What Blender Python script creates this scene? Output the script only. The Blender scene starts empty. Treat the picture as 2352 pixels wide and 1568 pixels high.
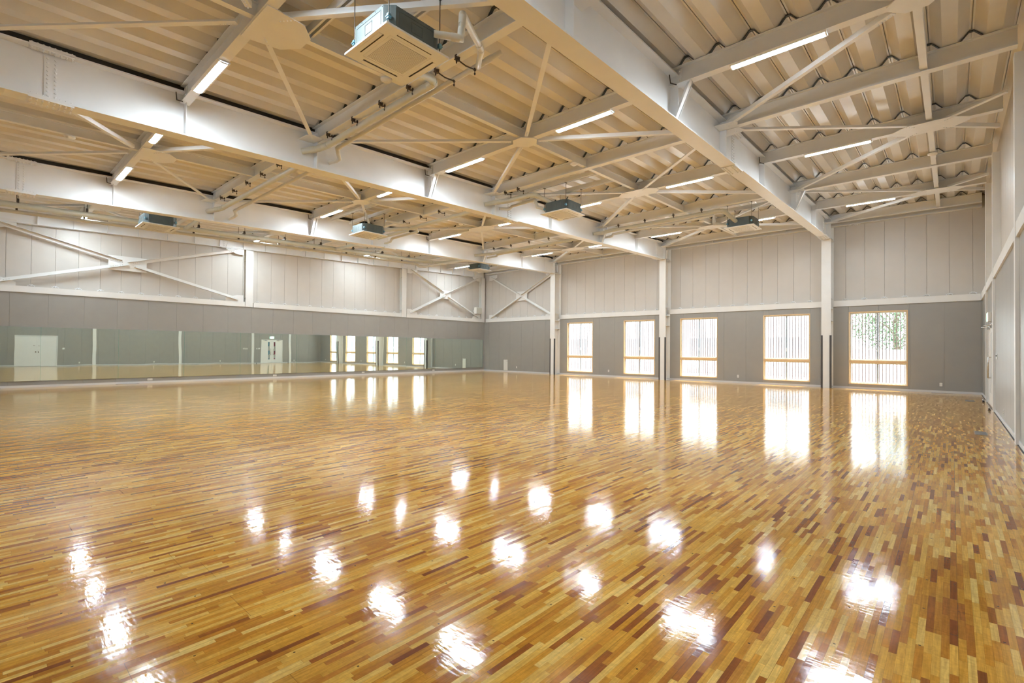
import bpy, bmesh, math, random
from mathutils import Vector, Matrix
random.seed(7)
SC = bpy.context.scene
COL = SC.collection
V = Vector

# ------------------------------------------------------------------ camera
F_PX, YAW, PITCH, ROLL, CY = 1121.92, 0.733254, 0.0113191, 0.0078096, 6.24
CAM = V((23.1604, -22.9453, 1.4))
fw = V((-math.sin(YAW)*math.cos(PITCH), math.cos(YAW)*math.cos(PITCH), math.sin(PITCH)))
rt = V((math.cos(YAW), math.sin(YAW), 0)); up = rt.cross(fw)
rt2 = rt*math.cos(ROLL)+up*math.sin(ROLL); up2 = -rt*math.sin(ROLL)+up*math.cos(ROLL)
cd = bpy.data.cameras.new('camera'); cam = bpy.data.objects.new('camera', cd); COL.objects.link(cam)
M = Matrix((rt2, up2, -fw)).transposed().to_4x4(); M.translation = CAM
cam.matrix_world = M
cd.sensor_fit = 'HORIZONTAL'; cd.sensor_width = 36; cd.lens = F_PX/2352*36; cd.shift_y = CY/2352
cd.clip_start = 0.05; cd.clip_end = 400
SC.camera = cam

# ------------------------------------------------------------------ world, sun, exposure
LAMP = 90.0          # radiance of the tube light diffusers
w = bpy.data.worlds.new('sky'); SC.world = w; w.use_nodes = True
bg = w.node_tree.nodes['Background']
bg.inputs[0].default_value = (0.86, 0.93, 1.0, 1); bg.inputs[1].default_value = 4.2
sd = bpy.data.lights.new('sun', 'SUN'); sd.energy = 18.0; sd.angle = math.radians(0.6); sd.color = (1, .97, .92)
sun = bpy.data.objects.new('sun', sd); COL.objects.link(sun)
_el, _az = math.radians(74), math.radians(12)
sdir = V((math.sin(_az)*math.cos(_el), math.cos(_az)*math.cos(_el), math.sin(_el)))   # towards the sun
sun.location = (12, 30, 40); sun.rotation_euler = sdir.to_track_quat('Z', 'Y').to_euler()
SC.view_settings.view_transform = 'Standard'; SC.view_settings.look = 'None'
SC.view_settings.exposure = 1.13; SC.view_settings.gamma = 1.0; SC.view_settings.use_curve_mapping = False
try:
    SC.cycles.use_denoising = True
    SC.cycles.max_bounces = 10; SC.cycles.diffuse_bounces = 6; SC.cycles.glossy_bounces = 5
    SC.cycles.transparent_max_bounces = 12; SC.cycles.sample_clamp_indirect = 12
    SC.cycles.caustics_reflective = True; SC.cycles.caustics_refractive = False
except Exception:
    pass

# ------------------------------------------------------------------ materials
def newmat(name):
    m = bpy.data.materials.new(name); m.use_nodes = True
    return m, m.node_tree, m.node_tree.nodes['Principled BSDF']
def nd(nt, typ, ins=None, **kw):
    n = nt.nodes.new(typ)
    for k, v in kw.items(): setattr(n, k, v)
    for k, v in (ins or {}).items():
        s = n.inputs[k]
        if hasattr(v, 'bl_idname') and hasattr(v, 'outputs'): nt.links.new(v.outputs[0], s)
        elif isinstance(v, bpy.types.NodeSocket): nt.links.new(v, s)
        else: s.default_value = v
    return n
def mth(nt, op, a, b=None, c=None):
    ins = {0: a}
    if b is not None: ins[1] = b
    if c is not None: ins[2] = c
    return nd(nt, 'ShaderNodeMath', ins, operation=op).outputs[0]
def paint(name, rgb, rough=.5, var=.04, spec=.5, metal=0, scale=3.0, bump=0.0):
    m, nt, b = newmat(name)
    tc = nd(nt, 'ShaderNodeTexCoord')
    no = nd(nt, 'ShaderNodeTexNoise', {'Vector': tc.outputs['Object'], 'Scale': scale, 'Detail': 4.0})
    mr = nd(nt, 'ShaderNodeMapRange', {0: no.outputs['Fac'], 1: .3, 2: .7, 3: 1-var, 4: 1+var})
    mx = nd(nt, 'ShaderNodeVectorMath', {0: rgb, 1: mr.outputs[0]}, operation='MULTIPLY')
    nt.links.new(mx.outputs[0], b.inputs['Base Color'])
    b.inputs['Roughness'].default_value = rough; b.inputs['Metallic'].default_value = metal
    b.inputs['Specular IOR Level'].default_value = spec
    if bump:
        n2 = nd(nt, 'ShaderNodeTexNoise', {'Vector': tc.outputs['Object'], 'Scale': 120.0, 'Detail': 3.0})
        bp = nd(nt, 'ShaderNodeBump', {'Height': n2.outputs['Fac'], 'Strength': bump, 'Distance': .002})
        nt.links.new(bp.outputs[0], b.inputs['Normal'])
    return m
def emit(name, rgb, s):
    m, nt, b = newmat(name)
    b.inputs['Base Color'].default_value = (.9, .9, .9, 1)
    b.inputs['Emission Color'].default_value = (*rgb, 1); b.inputs['Emission Strength'].default_value = s
    return m
MT = {}
MT['steel'] = paint('white_steel_paint', (.85, .86, .87), .38, .02)
MT['steel2'] = paint('white_column_paint', (.81, .805, .785), .38, .02)
MT['upper'] = paint('pale_panel_paint', (.62, .585, .54), .42, .015)
MT['grey'] = paint('grey_wall_paint', (.335, .325, .300), .36, .02, spec=.7, bump=.1)
MT['seam'] = paint('dark_seam', (.30, .27, .23), .8)
MT['deck'] = paint('beige_roof_deck', (.76, .735, .69), .33, .02)
MT['dark'] = paint('dark_gap_shade', (.035, .03, .025), .8)  # near-black colour painting the shade in the gap over the girders
MT['clamp'] = paint('dark_bronze_hanger', (.09, .07, .055), .45, metal=.6)
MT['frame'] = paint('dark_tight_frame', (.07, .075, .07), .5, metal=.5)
MT['pipe'] = paint('pale_pipe_wrap', (.60, .60, .52), .33, .03)
MT['pipe2'] = paint('ivory_pipe_wrap', (.70, .68, .61), .33, .03)
MT['galv'] = paint('galvanised_steel', (.105, .13, .128), .45, .08, metal=.2, scale=8)
MT['panelw'] = paint('white_plastic', (.86, .88, .90), .4, .01)
MT['plastic'] = paint('ivory_plastic', (.80, .79, .75), .4, .01)
MT['blue'] = paint('blue_bracket', (.16, .33, .42), .4, metal=.4)
MT['slot'] = paint('dark_slot', (.03, .028, .025), .6)
MT['base'] = paint('pale_grey_baseboard', (.66, .66, .66), .4, .01)
MT['guard'] = paint('dark_grey_rubber', (.075, .07, .068), .55)
MT['door'] = paint('white_door_paint', (.80, .80, .78), .35, .01)
MT['chrome'] = paint('brushed_steel', (.62, .62, .62), .25, metal=1)
MT['floorplate'] = paint('grey_floor_plate', (.14, .14, .135), .45)
MT['black'] = paint('black_rubber', (.015, .015, .015), .5)
MT['lamp'] = emit('lit_diffuser', (.80, .92, 1.0), LAMP)
MT['exitw'] = emit('lit_white_sign', (1, 1, .97), 1.2)
MT['exitg'] = emit('lit_green_sign', (.01, .45, .22), 1.0)
MT['sash'] = paint('white_window_sash', (.75, .78, .80), .4, .01)
MT['mull'] = paint('grey_blue_mullion', (.40, .46, .52), .4, .02)
MT['slat'] = paint('brown_exterior_slat', (.22, .17, .18), .5, .1)
MT['concrete'] = paint('pale_concrete', (.46, .46, .46), .9, .08, scale=1.0)
MT['outwall'] = paint('white_render', (.80, .80, .79), .8, .03)
MT['outwin'] = paint('outside_dark_pane', (.20, .24, .27), .2)
MT['bark'] = paint('bark', (.12, .09, .06), .9, .2)
MT['leaf'] = paint('leaf_green', (.06, .11, .05), .6, .5, scale=2.0)
MT['poster_b'] = paint('blue_print', (.18, .42, .60), .5, .2)
MT['poster_r'] = paint('plum_print', (.40, .07, .14), .5, .2)

# wooden casing
m, nt, b = newmat('pale_wood_casing'); MT['wood'] = m
tc = nd(nt, 'ShaderNodeTexCoord'); mp = nd(nt, 'ShaderNodeMapping', {'Vector': tc.outputs['Object'], 'Scale': (6, 60, 60)})
no = nd(nt, 'ShaderNodeTexNoise', {'Vector': mp.outputs[0], 'Scale': 2.0, 'Detail': 4.0})
cr = nd(nt, 'ShaderNodeValToRGB', {0: no.outputs['Fac']})
cr.color_ramp.elements[0].position = .3; cr.color_ramp.elements[0].color = (.68, .47, .24, 1)
cr.color_ramp.elements[1].position = .7; cr.color_ramp.elements[1].color = (.80, .61, .37, 1)
nt.links.new(cr.outputs[0], b.inputs['Base Color']); b.inputs['Roughness'].default_value = .4
# mirror
m, nt, b = newmat('silvered_mirror'); MT['mirror'] = m
b.inputs['Base Color'].default_value = (.84, .96, .91, 1); b.inputs['Metallic'].default_value = 1; b.inputs['Roughness'].default_value = .012
tc = nd(nt, 'ShaderNodeTexCoord'); no = nd(nt, 'ShaderNodeTexNoise', {'Vector': tc.outputs['Object'], 'Scale': .7, 'Detail': 1.0})
bpn = nd(nt, 'ShaderNodeBump', {'Height': no.outputs['Fac'], 'Strength': .25, 'Distance': .006}); nt.links.new(bpn.outputs[0], b.inputs['Normal'])
MT['medge'] = paint('green_glass_edge', (.05, .33, .25), .2)
# thin glass pane
m, nt, b = newmat('window_glass'); MT['glass'] = m
nt.nodes.remove(b); out = nt.nodes['Material Output']
tr = nd(nt, 'ShaderNodeBsdfTransparent', {0: (.96, .98, .97, 1)}); gl = nd(nt, 'ShaderNodeBsdfGlossy', {'Roughness': 0.0})
lw = nd(nt, 'ShaderNodeLayerWeight', {'Blend': .5}); fr = mth(nt, 'MULTIPLY_ADD', mth(nt, 'POWER', lw.outputs['Facing'], 5.0), .9, .03)
mx = nd(nt, 'ShaderNodeMixShader', {0: fr, 1: tr.outputs[0], 2: gl.outputs[0]})
nt.links.new(mx.outputs[0], out.inputs[0])
# AC intake grille: fine square mesh pattern
m, nt, b = newmat('intake_grille'); MT['grille'] = m
tc = nd(nt, 'ShaderNodeTexCoord'); sp = nd(nt, 'ShaderNodeSeparateXYZ', {0: tc.outputs['Object']})
gx = mth(nt, 'FRACT', mth(nt, 'MULTIPLY', sp.outputs[0], 62.0)); gy = mth(nt, 'FRACT', mth(nt, 'MULTIPLY', sp.outputs[1], 62.0))
hole = mth(nt, 'MULTIPLY', mth(nt, 'GREATER_THAN', gx, .46), mth(nt, 'GREATER_THAN', gy, .46))
mxc = nd(nt, 'ShaderNodeMix', {0: hole, 6: (.88, .90, .92, 1), 7: (.11, .13, .135, 1)}, data_type='RGBA')
nt.links.new(mxc.outputs[2], b.inputs['Base Color']); b.inputs['Roughness'].default_value = .5

# strip wood floor
m, nt, b = newmat('varnished_strip_floor'); MT['floor'] = m
tc = nd(nt, 'ShaderNodeTexCoord'); sp = nd(nt, 'ShaderNodeSeparateXYZ', {0: tc.outputs['Object']})
X, Y = sp.outputs[0], sp.outputs[1]
SW = .0305
xi = mth(nt, 'DIVIDE', X, SW); I = mth(nt, 'FLOOR', xi); FX = mth(nt, 'FRACT', xi)
wn = nd(nt, 'ShaderNodeTexWhiteNoise', {'W': I}, noise_dimensions='1D')
LEN = mth(nt, 'MULTIPLY_ADD', wn.outputs['Value'], .24, .20)
wn2 = nd(nt, 'ShaderNodeTexWhiteNoise', {'W': mth(nt, 'ADD', I, .37)}, noise_dimensions='1D')
yj = mth(nt, 'ADD', mth(nt, 'DIVIDE', Y, LEN), mth(nt, 'MULTIPLY', wn2.outputs['Value'], 29.0))
J = mth(nt, 'FLOOR', yj); FY = mth(nt, 'FRACT', yj)
cv = nd(nt, 'ShaderNodeCombineXYZ', {0: I, 1: J})
wp = nd(nt, 'ShaderNodeTexWhiteNoise', {'Vector': cv.outputs[0]}, noise_dimensions='2D')
cr = nd(nt, 'ShaderNodeValToRGB', {0: wp.outputs['Value']}); e = cr.color_ramp.elements
pal = [(0, (.19, .044, .011)), (.05, (.27, .076, .012)), (.13, (.40, .145, .016)), (.30, (.51, .220, .022)),
       (.55, (.60, .295, .033)), (.80, (.67, .38, .066)), (1, (.74, .50, .15))]
e[0].position, e[0].color = pal[0][0], (*pal[0][1], 1); e[1].position, e[1].color = pal[-1][0], (*pal[-1][1], 1)
for p_, c_ in pal[1:-1]:
    q = e.new(p_); q.color = (*c_, 1)
sc = nd(nt, 'ShaderNodeVectorMath', {0: tc.outputs['Object'], 1: (95.0, 5.0, 1.0)}, operation='MULTIPLY')
of = nd(nt, 'ShaderNodeVectorMath', {0: wp.outputs['Color'], 1: (40.0, 40.0, 40.0)}, operation='MULTIPLY')
gv = nd(nt, 'ShaderNodeVectorMath', {0: sc.outputs[0], 1: of.outputs[0]}, operation='ADD')
gr = nd(nt, 'ShaderNodeTexNoise', {'Vector': gv.outputs[0], 'Scale': 1.0, 'Detail': 3.0, 'Distortion': .6})
gm = nd(nt, 'ShaderNodeMapRange', {0: gr.outputs['Fac'], 1: .3, 2: .72, 3: .78, 4: 1.17})
c1 = nd(nt, 'ShaderNodeVectorMath', {0: cr.outputs[0], 1: gm.outputs[0]}, operation='MULTIPLY')
fg = nd(nt, 'ShaderNodeVectorMath', {0: nd(nt, 'ShaderNodeVectorMath', {0: tc.outputs['Object'], 1: (22.0, 30.0, 1.0)}, operation='MULTIPLY').outputs[0], 1: of.outputs[0]}, operation='ADD')
fn = nd(nt, 'ShaderNodeTexNoise', {'Vector': fg.outputs[0], 'Scale': 1.0, 'Detail': 2.0, 'Distortion': 1.2})
fm = nd(nt, 'ShaderNodeMapRange', {0: fn.outputs['Fac'], 1: .35, 2: .65, 3: .92, 4: 1.08})
c1 = nd(nt, 'ShaderNodeVectorMath', {0: c1.outputs[0], 1: fm.outputs[0]}, operation='MULTIPLY')
# broad tone drift between batches of boards
bt = nd(nt, 'ShaderNodeTexNoise', {'Vector': tc.outputs['Object'], 'Scale': .55, 'Detail': 2.0})
bm_ = nd(nt, 'ShaderNodeMapRange', {0: bt.outputs['Fac'], 1: .35, 2: .65, 3: .9, 4: 1.08})
c1 = nd(nt, 'ShaderNodeVectorMath', {0: c1.outputs[0], 1: bm_.outputs[0]}, operation='MULTIPLY')
ex = mth(nt, 'LESS_THAN', mth(nt, 'MINIMUM', FX, mth(nt, 'SUBTRACT', 1.0, FX)), .018)
ey = mth(nt, 'LESS_THAN', mth(nt, 'MULTIPLY', FY, LEN), .0016)
Mi = mth(nt, 'FLOOR', mth(nt, 'DIVIDE', X, SW*10)); FM = mth(nt, 'FRACT', mth(nt, 'DIVIDE', X, SW*10))
wm = nd(nt, 'ShaderNodeTexWhiteNoise', {'W': Mi}, noise_dimensions='1D')
ym = mth(nt, 'FRACT', mth(nt, 'ADD', mth(nt, 'DIVIDE', Y, 1.82), wm.outputs['Value']))
em = mth(nt, 'LESS_THAN', ym, .0014)
emx = mth(nt, 'LESS_THAN', FM, .006)
line = mth(nt, 'MAXIMUM', mth(nt, 'MULTIPLY', mth(nt, 'MAXIMUM', ex, ey), .35), mth(nt, 'MULTIPLY', mth(nt, 'MAXIMUM', em, emx), .5))
dx = mth(nt, 'MULTIPLY', mth(nt, 'SUBTRACT', FM, .55), SW*10)
dy = mth(nt, 'MULTIPLY', mth(nt, 'SUBTRACT', mth(nt, 'FRACT', mth(nt, 'ADD', mth(nt, 'DIVIDE', Y, .455), mth(nt, 'MULTIPLY', wm.outputs['Value'], 4.0))), .5), .455)
dd = mth(nt, 'SQRT', mth(nt, 'ADD', mth(nt, 'MULTIPLY', dx, dx), mth(nt, 'MULTIPLY', dy, dy)))
dot = mth(nt, 'MULTIPLY', mth(nt, 'LESS_THAN', dd, .0055), .85)
dk = mth(nt, 'SUBTRACT', 1.0, mth(nt, 'MAXIMUM', line, dot))
c2 = nd(nt, 'ShaderNodeVectorMath', {0: c1.outputs[0], 1: dk}, operation='MULTIPLY')
nt.links.new(c2.outputs[0], b.inputs['Base Color'])
# every strip sits at its own tiny tilt under the varnish
t0 = nd(nt, 'ShaderNodeVectorMath', {0: wp.outputs['Color'], 1: (.5, .5, .5)}, operation='SUBTRACT')
t1 = nd(nt, 'ShaderNodeVectorMath', {0: t0.outputs[0], 1: (.011, .011, 0.0)}, operation='MULTIPLY')
t2 = nd(nt, 'ShaderNodeVectorMath', {0: t1.outputs[0], 1: (0.0, 0.0, 1.0)}, operation='ADD')
t3 = nd(nt, 'ShaderNodeVectorMath', {0: t2.outputs[0]}, operation='NORMALIZE')
wv = nd(nt, 'ShaderNodeVectorMath', {0: tc.outputs['Object'], 1: (14.0, 40.0, 1.0)}, operation='MULTIPLY')
wno = nd(nt, 'ShaderNodeTexNoise', {'Vector': wv.outputs[0], 'Scale': 1.0, 'Detail': 2.0})
bpn = nd(nt, 'ShaderNodeBump', {'Height': wno.outputs['Fac'], 'Strength': .35, 'Distance': .0012, 'Normal': t3.outputs[0]})
nt.links.new(bpn.outputs[0], b.inputs['Normal'])
b.inputs['Roughness'].default_value = .095; b.inputs['Specular IOR Level'].default_value = .5
b.inputs['IOR'].default_value = 1.5

# ------------------------------------------------------------------ mesh helpers
class MB:
    def __init__(s): s.v = []; s.f = []; s.mi = []; s.sm = []
    def add(s, vs, fs, mi=0, smooth=False):
        o = len(s.v); s.v += [tuple(p) for p in vs]
        for f in fs: s.f.append([i+o for i in f]); s.mi.append(mi); s.sm.append(smooth)
        return s
    def hexa(s, p, mi=0):     # p: 4 bottom (ccw from above), 4 top
        return s.add(p, [(3, 2, 1, 0), (4, 5, 6, 7), (0, 1, 5, 4), (1, 2, 6, 5), (2, 3, 7, 6), (3, 0, 4, 7)], mi)
    def box(s, x0, x1, y0, y1, z0, z1, mi=0):
        return s.hexa([(x0, y0, z0), (x1, y0, z0), (x1, y1, z0), (x0, y1, z0), (x0, y0, z1), (x1, y0, z1), (x1, y1, z1), (x0, y1, z1)], mi)
    def bar(s, a, b, su, du, s0, s1, d0, d1, mi=0):   # sheared bar from a to b, offsets along side su and up du
        a, b = V(a), V(b)
        q = lambda p: [p+su*s0+du*d0, p+su*s1+du*d0, p+su*s1+du*d1, p+su*s0+du*d1]
        A, B = q(a), q(b)
        return s.add(A+B, [(3, 2, 1, 0), (4, 5, 6, 7), (0, 1, 5, 4), (1, 2, 6, 5), (2, 3, 7, 6), (3, 0, 4, 7)], mi)
    def hbeam(s, a, b, depth, width, tf=.014, tw=.01):
        a, b = V(a), V(b); d = b-a; su = d.cross(V((0, 0, 1))).normalized(); Z = V((0, 0, 1))
        s.bar(a, b, su, Z, -width/2, width/2, 0, tf); s.bar(a, b, su, Z, -width/2, width/2, depth-tf, depth)
        return s.bar(a, b, su, Z, -tw/2, tw/2, tf, depth-tf)
    def angle(s, a, b, leg=.09, t=.009, nrm=None, flip=1):   # L section; flat leg normal to nrm
        a, b = V(a), V(b); d = (b-a).normalized(); n = V(nrm or (0, 0, 1)); n = (n-d*n.dot(d)).normalized(); su = d.cross(n).normalized()
        s.bar(a, b, su, n, -leg/2, leg/2, 0, t)
        return s.bar(a, b, su, n, flip*leg/2-t*(flip > 0), flip*leg/2+t*(flip < 0), t, leg)
    def tube(s, pts, r, n=12, mi=0, cap=True):
        pts = [V(p) for p in pts]; rings = []; ref = None
        for i, p in enumerate(pts):
            t = ((pts[i]-pts[i-1]).normalized() if i > 0 else V((0, 0, 0)))+((pts[i+1]-pts[i]).normalized() if i < len(pts)-1 else V((0, 0, 0)))
            t.normalize()
            if ref is None: ref = t.orthogonal().normalized()
            ref = (ref-t*ref.dot(t)).normalized(); bi = t.cross(ref)
            k = 1.0
            if 0 < i < len(pts)-1:
                c = (pts[i]-pts[i-1]).normalized().dot((pts[i+1]-pts[i]).normalized()); k = 1/max(.5, math.sqrt((1+c)/2))
            rings.append([p+(ref*math.cos(2*math.pi*j/n)+bi*math.sin(2*math.pi*j/n))*r*(k if 0 < i < len(pts)-1 else 1) for j in range(n)])
        vs = [q for R in rings for q in R]; fs = []
        for i in range(len(rings)-1):
            for j in range(n): fs.append((i*n+j, i*n+(j+1) % n, (i+1)*n+(j+1) % n, (i+1)*n+j))
        s.add(vs, fs, mi, True)
        if cap: s.add(rings[0], [tuple(range(n-1, -1, -1))], mi); s.add(rings[-1], [tuple(range(n))], mi)
        return s
    def lathe(s, c, prof, n=20, mi=0, smooth=True):     # prof: (r, z) list about vertical axis at c
        c = V(c); vs = []; fs = []
        for r, z in prof:
            for j in range(n): vs.append(c+V((r*math.cos(2*math.pi*j/n), r*math.sin(2*math.pi*j/n), z)))
        for i in range(len(prof)-1):
            for j in range(n): fs.append((i*n+j, i*n+(j+1) % n, (i+1)*n+(j+1) % n, (i+1)*n+j))
        s.add(vs, fs, mi, smooth)
        s.add(vs[:n], [tuple(range(n-1, -1, -1))], mi); return s.add(vs[-n:], [tuple(range(n))], mi)
    def prism(s, poly, ext, mi=0):   # poly: list of 3D points, ext: vector
        poly = [V(p) for p in poly]; n = len(poly); ext = V(ext)
        vs = poly+[p+ext for p in poly]
        return s.add(vs, [tuple(range(n-1, -1, -1)), tuple(range(n, 2*n))]+[(i, (i+1) % n, n+(i+1) % n, n+i) for i in range(n)], mi)
    def bolt(s, c, d, r=.014, h=.014, mi=0):
        c, d = V(c), V(d).normalized(); a = d.orthogonal().normalized(); b2 = d.cross(a)
        r0 = [c+(a*math.cos(j*math.pi/3)+b2*math.sin(j*math.pi/3))*r for j in range(6)]
        r1 = [c+d*h+(a*math.cos(j*math.pi/3)+b2*math.sin(j*math.pi/3))*r*.72 for j in range(6)]
        return s.add(r0+r1, [(j, (j+1) % 6, 6+(j+1) % 6, 6+j) for j in range(6)]+[tuple(range(6, 12))], mi)
    def build(s, name, mats, parent=None, bevel=0):
        me = bpy.data.meshes.new(name); me.from_pydata(s.v, [], s.f)
        for mm in (mats if isinstance(mats, (list, tuple)) else [mats]): me.materials.append(MT[mm])
        me.polygons.foreach_set('material_index', s.mi); me.polygons.foreach_set('use_smooth', s.sm)
        bm = bmesh.new(); bm.from_mesh(me); bmesh.ops.recalc_face_normals(bm, faces=bm.faces); bm.to_mesh(me); bm.free()
        me.update()
        o = bpy.data.objects.new(name, me); COL.objects.link(o)
        if parent is not None: o.parent = parent
        if bevel:
            bv = o.modifiers.new('bevel', 'BEVEL'); bv.width = bevel; bv.segments = 2; bv.limit_method = 'ANGLE'
        return o
def tag(o, label, cat, group=None):
    o['label'] = label; o['category'] = cat
    if group: o['group'] = group
    return o
def struct(o): o['kind'] = 'structure'; return o
def empty(name, loc=(0, 0, 0)):
    o = bpy.data.objects.new(name, None); COL.objects.link(o); o.location = loc; o.empty_display_size = .1; return o
def origin(o, p):          # move a mesh object's origin to p (base of the thing), keeping its place
    p = V(p); o.data.transform(Matrix.Translation(-p)); o.location = p; return o
def dup(root, loc):
    r = root.copy(); COL.objects.link(r); r.location = loc
    for ch in list(root.children):
        c = ch.copy(); COL.objects.link(c); c.parent = r
        for g in list(ch.children):
            d = g.copy(); COL.objects.link(d); d.parent = c
    return r
def part(mb, name, mat, root, bevel=0):   # part given in world space under a root with a pure translation
    o = mb.build(name, mat, root, bevel); o.data.transform(Matrix.Translation(-root.location)); return o
ORD = ['first', 'second', 'third', 'fourth', 'fifth', 'sixth', 'seventh', 'eighth', 'ninth', 'tenth', 'eleventh', 'twelfth', 'thirteenth', 'fourteenth', 'fifteenth', 'sixteenth', 'seventeenth', 'eighteenth']

# ------------------------------------------------------------------ layout
W = 23.93; YB = -25.2                      # right wall, back wall behind the camera
ZR = lambda y, z: z+.03*y                  # the roof falls 3 in 100 away from the windows
GX = [6.07, 12.74, 19.50]
ROWS = [-.55, -3.30, -6.20, -9.52, -12.35, -14.79, -17.93, -20.38, -23.30]
BAYS = [(.02, GX[0]), (GX[0], GX[1]), (GX[1], GX[2]), (GX[2], W)]
MID = [3.03, 9.40, 16.15, 22.82]
BAYN = ['mirror-side bay', 'second bay from mirrors', 'third bay from mirrors', 'door-side bay']
GN = ['first main girder from mirrors', 'middle main girder', 'third main girder from mirrors']
WINS = [(6.75, 8.49), (10.37, 12.12), (13.41, 15.17), (17.10, 18.86), (20.17, 21.96)]
ZWB, ZWT, ZT0, ZT1 = .184, 2.97, 1.005, 1.095
ZRAIL, ZRT = 3.20, 3.43
RCOL = [-3.22, -6.48, -12.08, -17.42, -22.9]

# ------------------------------------------------------------------ floor
struct(MB().box(-.4, W+.4, YB-.2, .3, -.12, 0).build('floor', 'floor'))

# ------------------------------------------------------------------ walls
def panels(mb, axis, fixed0, fixed1, a0, a1, z0, z1, pitch, start, gap, mi, zf=None):
    """row of vertical panels between a0 and a1; axis 'y' runs along y at x fixed0..fixed1"""
    cuts = [a0]; k = start
    while k < a1:
        if k > a0+.02 and k < a1-.02: cuts.append(k)
        k += pitch
    cuts.append(a1)
    for c0, c1 in zip(cuts[:-1], cuts[1:]):
        c0 += gap/2; c1 -= gap/2
        zt0 = z1 if zf is None else zf(c0); zt1 = z1 if zf is None else zf(c1)
        if axis == 'y':
            mb.hexa([(fixed0, c0, z0), (fixed1, c0, z0), (fixed1, c1, z0), (fixed0, c1, z0), (fixed0, c0, zt0), (fixed1, c0, zt0), (fixed1, c1, zt1), (fixed0, c1, zt1)], mi)
        else:
            mb.hexa([(c0, fixed0, z0), (c1, fixed0, z0), (c1, fixed1, z0), (c0, fixed1, z0), (c0, fixed0, zt0), (c1, fixed0, zt1), (c1, fixed1, zt1), (c0, fixed1, zt0)], mi)
# left (mirror) wall
mb = MB()
panels(mb, 'y', -.06, 0, YB, 0, 0, ZRAIL, .938, YB+.3, .004, 0)
panels(mb, 'y', -.26, -.20, YB, .2, ZRAIL, 7, .6085, -24.62, .006, 1, zf=lambda y: ZR(y, 6.8))
mb.box(-.32, -.06, YB, .2, 0, ZRAIL, 2); mb.hexa([(-.34, YB, ZRAIL), (-.26, YB, ZRAIL), (-.26, .2, ZRAIL), (-.34, .2, ZRAIL), (-.34, YB, ZR(YB, 6.95)), (-.26, YB, ZR(YB, 6.95)), (-.26, .2, 6.95), (-.34, .2, 6.95)], 2)
struct(mb.build('wall_left', ['grey', 'upper', 'seam']))
# window wall
mb = MB()
xs = [0]+[c for w_ in WINS for c in w_]+[W+.1]
for i in range(0, len(xs), 2):
    panels(mb, 'x', 0, .06, xs[i], xs[i+1], 0, ZRAIL, .938, .45, .004, 0)
    mb.box(xs[i], xs[i+1], .06, .22, 0, ZRAIL, 2)
for a, c in WINS:
    mb.box(a, c, 0, .06, 0, ZWB, 0); mb.box(a, c, .06, .22, 0, ZWB, 2)
    panels(mb, 'x', 0, .06, a, c, ZWT, ZRAIL, .938, .45, .004, 0); mb.box(a, c, .06, .22, ZWT, ZRAIL, 2)
panels(mb, 'x', .15, .21, -.3, W+.1, ZRAIL, 6.8, .6085, .58, .006, 1)
mb.box(-.3, W+.2, .21, .27, ZRAIL, 6.98, 2)
struct(mb.build('wall_front', ['grey', 'upper', 'seam']))
# right wall
mb = MB()
D1 = (-5.80, -3.90, 2.17); D2 = (-21.55, -19.40, 2.15)
segs = [(YB, D2[0]), (D2[1], D1[0]), (D1[1], 0)]
for a, c in segs: panels(mb, 'y', W, W+.06, a, c, 0, ZRAIL, .938, YB+.5, .004, 0)
for d in (D1, D2): panels(mb, 'y', W, W+.06, d[0], d[1], d[2], ZRAIL, .938, YB+.5, .004, 0)
panels(mb, 'y', W+.1, W+.16, YB, .15, ZRAIL, 7, .6085, YB+.2, .006, 1, zf=lambda y: ZR(y, 6.8))
mb.box(W+.16, W+.24, YB, .2, 0, 7, 2); mb.box(W+.06, W+.16, D2[1], D1[0], 0, ZRAIL, 2); mb.box(W+.06, W+.16, YB, D2[0], 0, ZRAIL, 2); mb.box(W+.06, W+.16, D1[1], .2, 0, ZRAIL, 2)
struct(mb.build('wall_right', ['grey', 'upper', 'seam']))
# wall behind the camera
mb = MB(); panels(mb, 'x', YB-.06, YB, -.3, W+.1, 0, ZRAIL, .938, .4, .004, 0); panels(mb, 'x', YB-.06, YB, -.3, W+.1, ZRAIL, ZR(YB, 6.9), .6085, .3, .009, 1)
mb.box(-.3, W+.2, YB-.14, YB-.06, 0, 6.4, 2); struct(mb.build('wall_back', ['grey', 'upper', 'seam']))
# baseboards
bh = .075
struct(MB().box(0, .014, YB, 0, 0, bh).build('baseboard_left', 'base'))
mb = MB(); mb.box(.014, W, -.014, 0, 0, bh); struct(mb.build('baseboard_front', 'base'))
mb = MB()
for a, c in segs: mb.box(W-.014, W, a, c-(.014 if c == 0 else 0), 0, bh)
struct(mb.build('baseboard_right', 'base'))

mb = MB()
for a, c in segs+[D1[:2], D2[:2]]: mb.box(W-.032, W-.0145, a, c, 0, .006)
struct(mb.build('trim_1', 'black'))

# ------------------------------------------------------------------ roof deck
PIT, PH = .515, 20.31
mb = MB(); prof = []
k0 = int((-.4-PH)/PIT)-1; x = PH+k0*PIT
while x < W+.5:
    prof += [(x-.03, 6.905), (x-.006, 6.905), (x-.006, 6.93), (x+.006, 6.93), (x+.006, 6.905), (x+.03, 6.905), (x+.155, 6.765), (x+.165, 6.752), (x+.35, 6.752), (x+.36, 6.765)]
    x += PIT
prof = [p for p in prof if -.36 < p[0] < W+.22]
y0, y1 = YB-.1, .26
def deckverts(dz): return [(px, y, ZR(y, pz+dz)) for y in (y0, y1) for px, pz in prof]
n = len(prof)
for dz in (0, .012):
    mb.add(deckverts(dz), [(i, i+1, n+i+1, n+i) for i in range(n-1)], 0)
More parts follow.
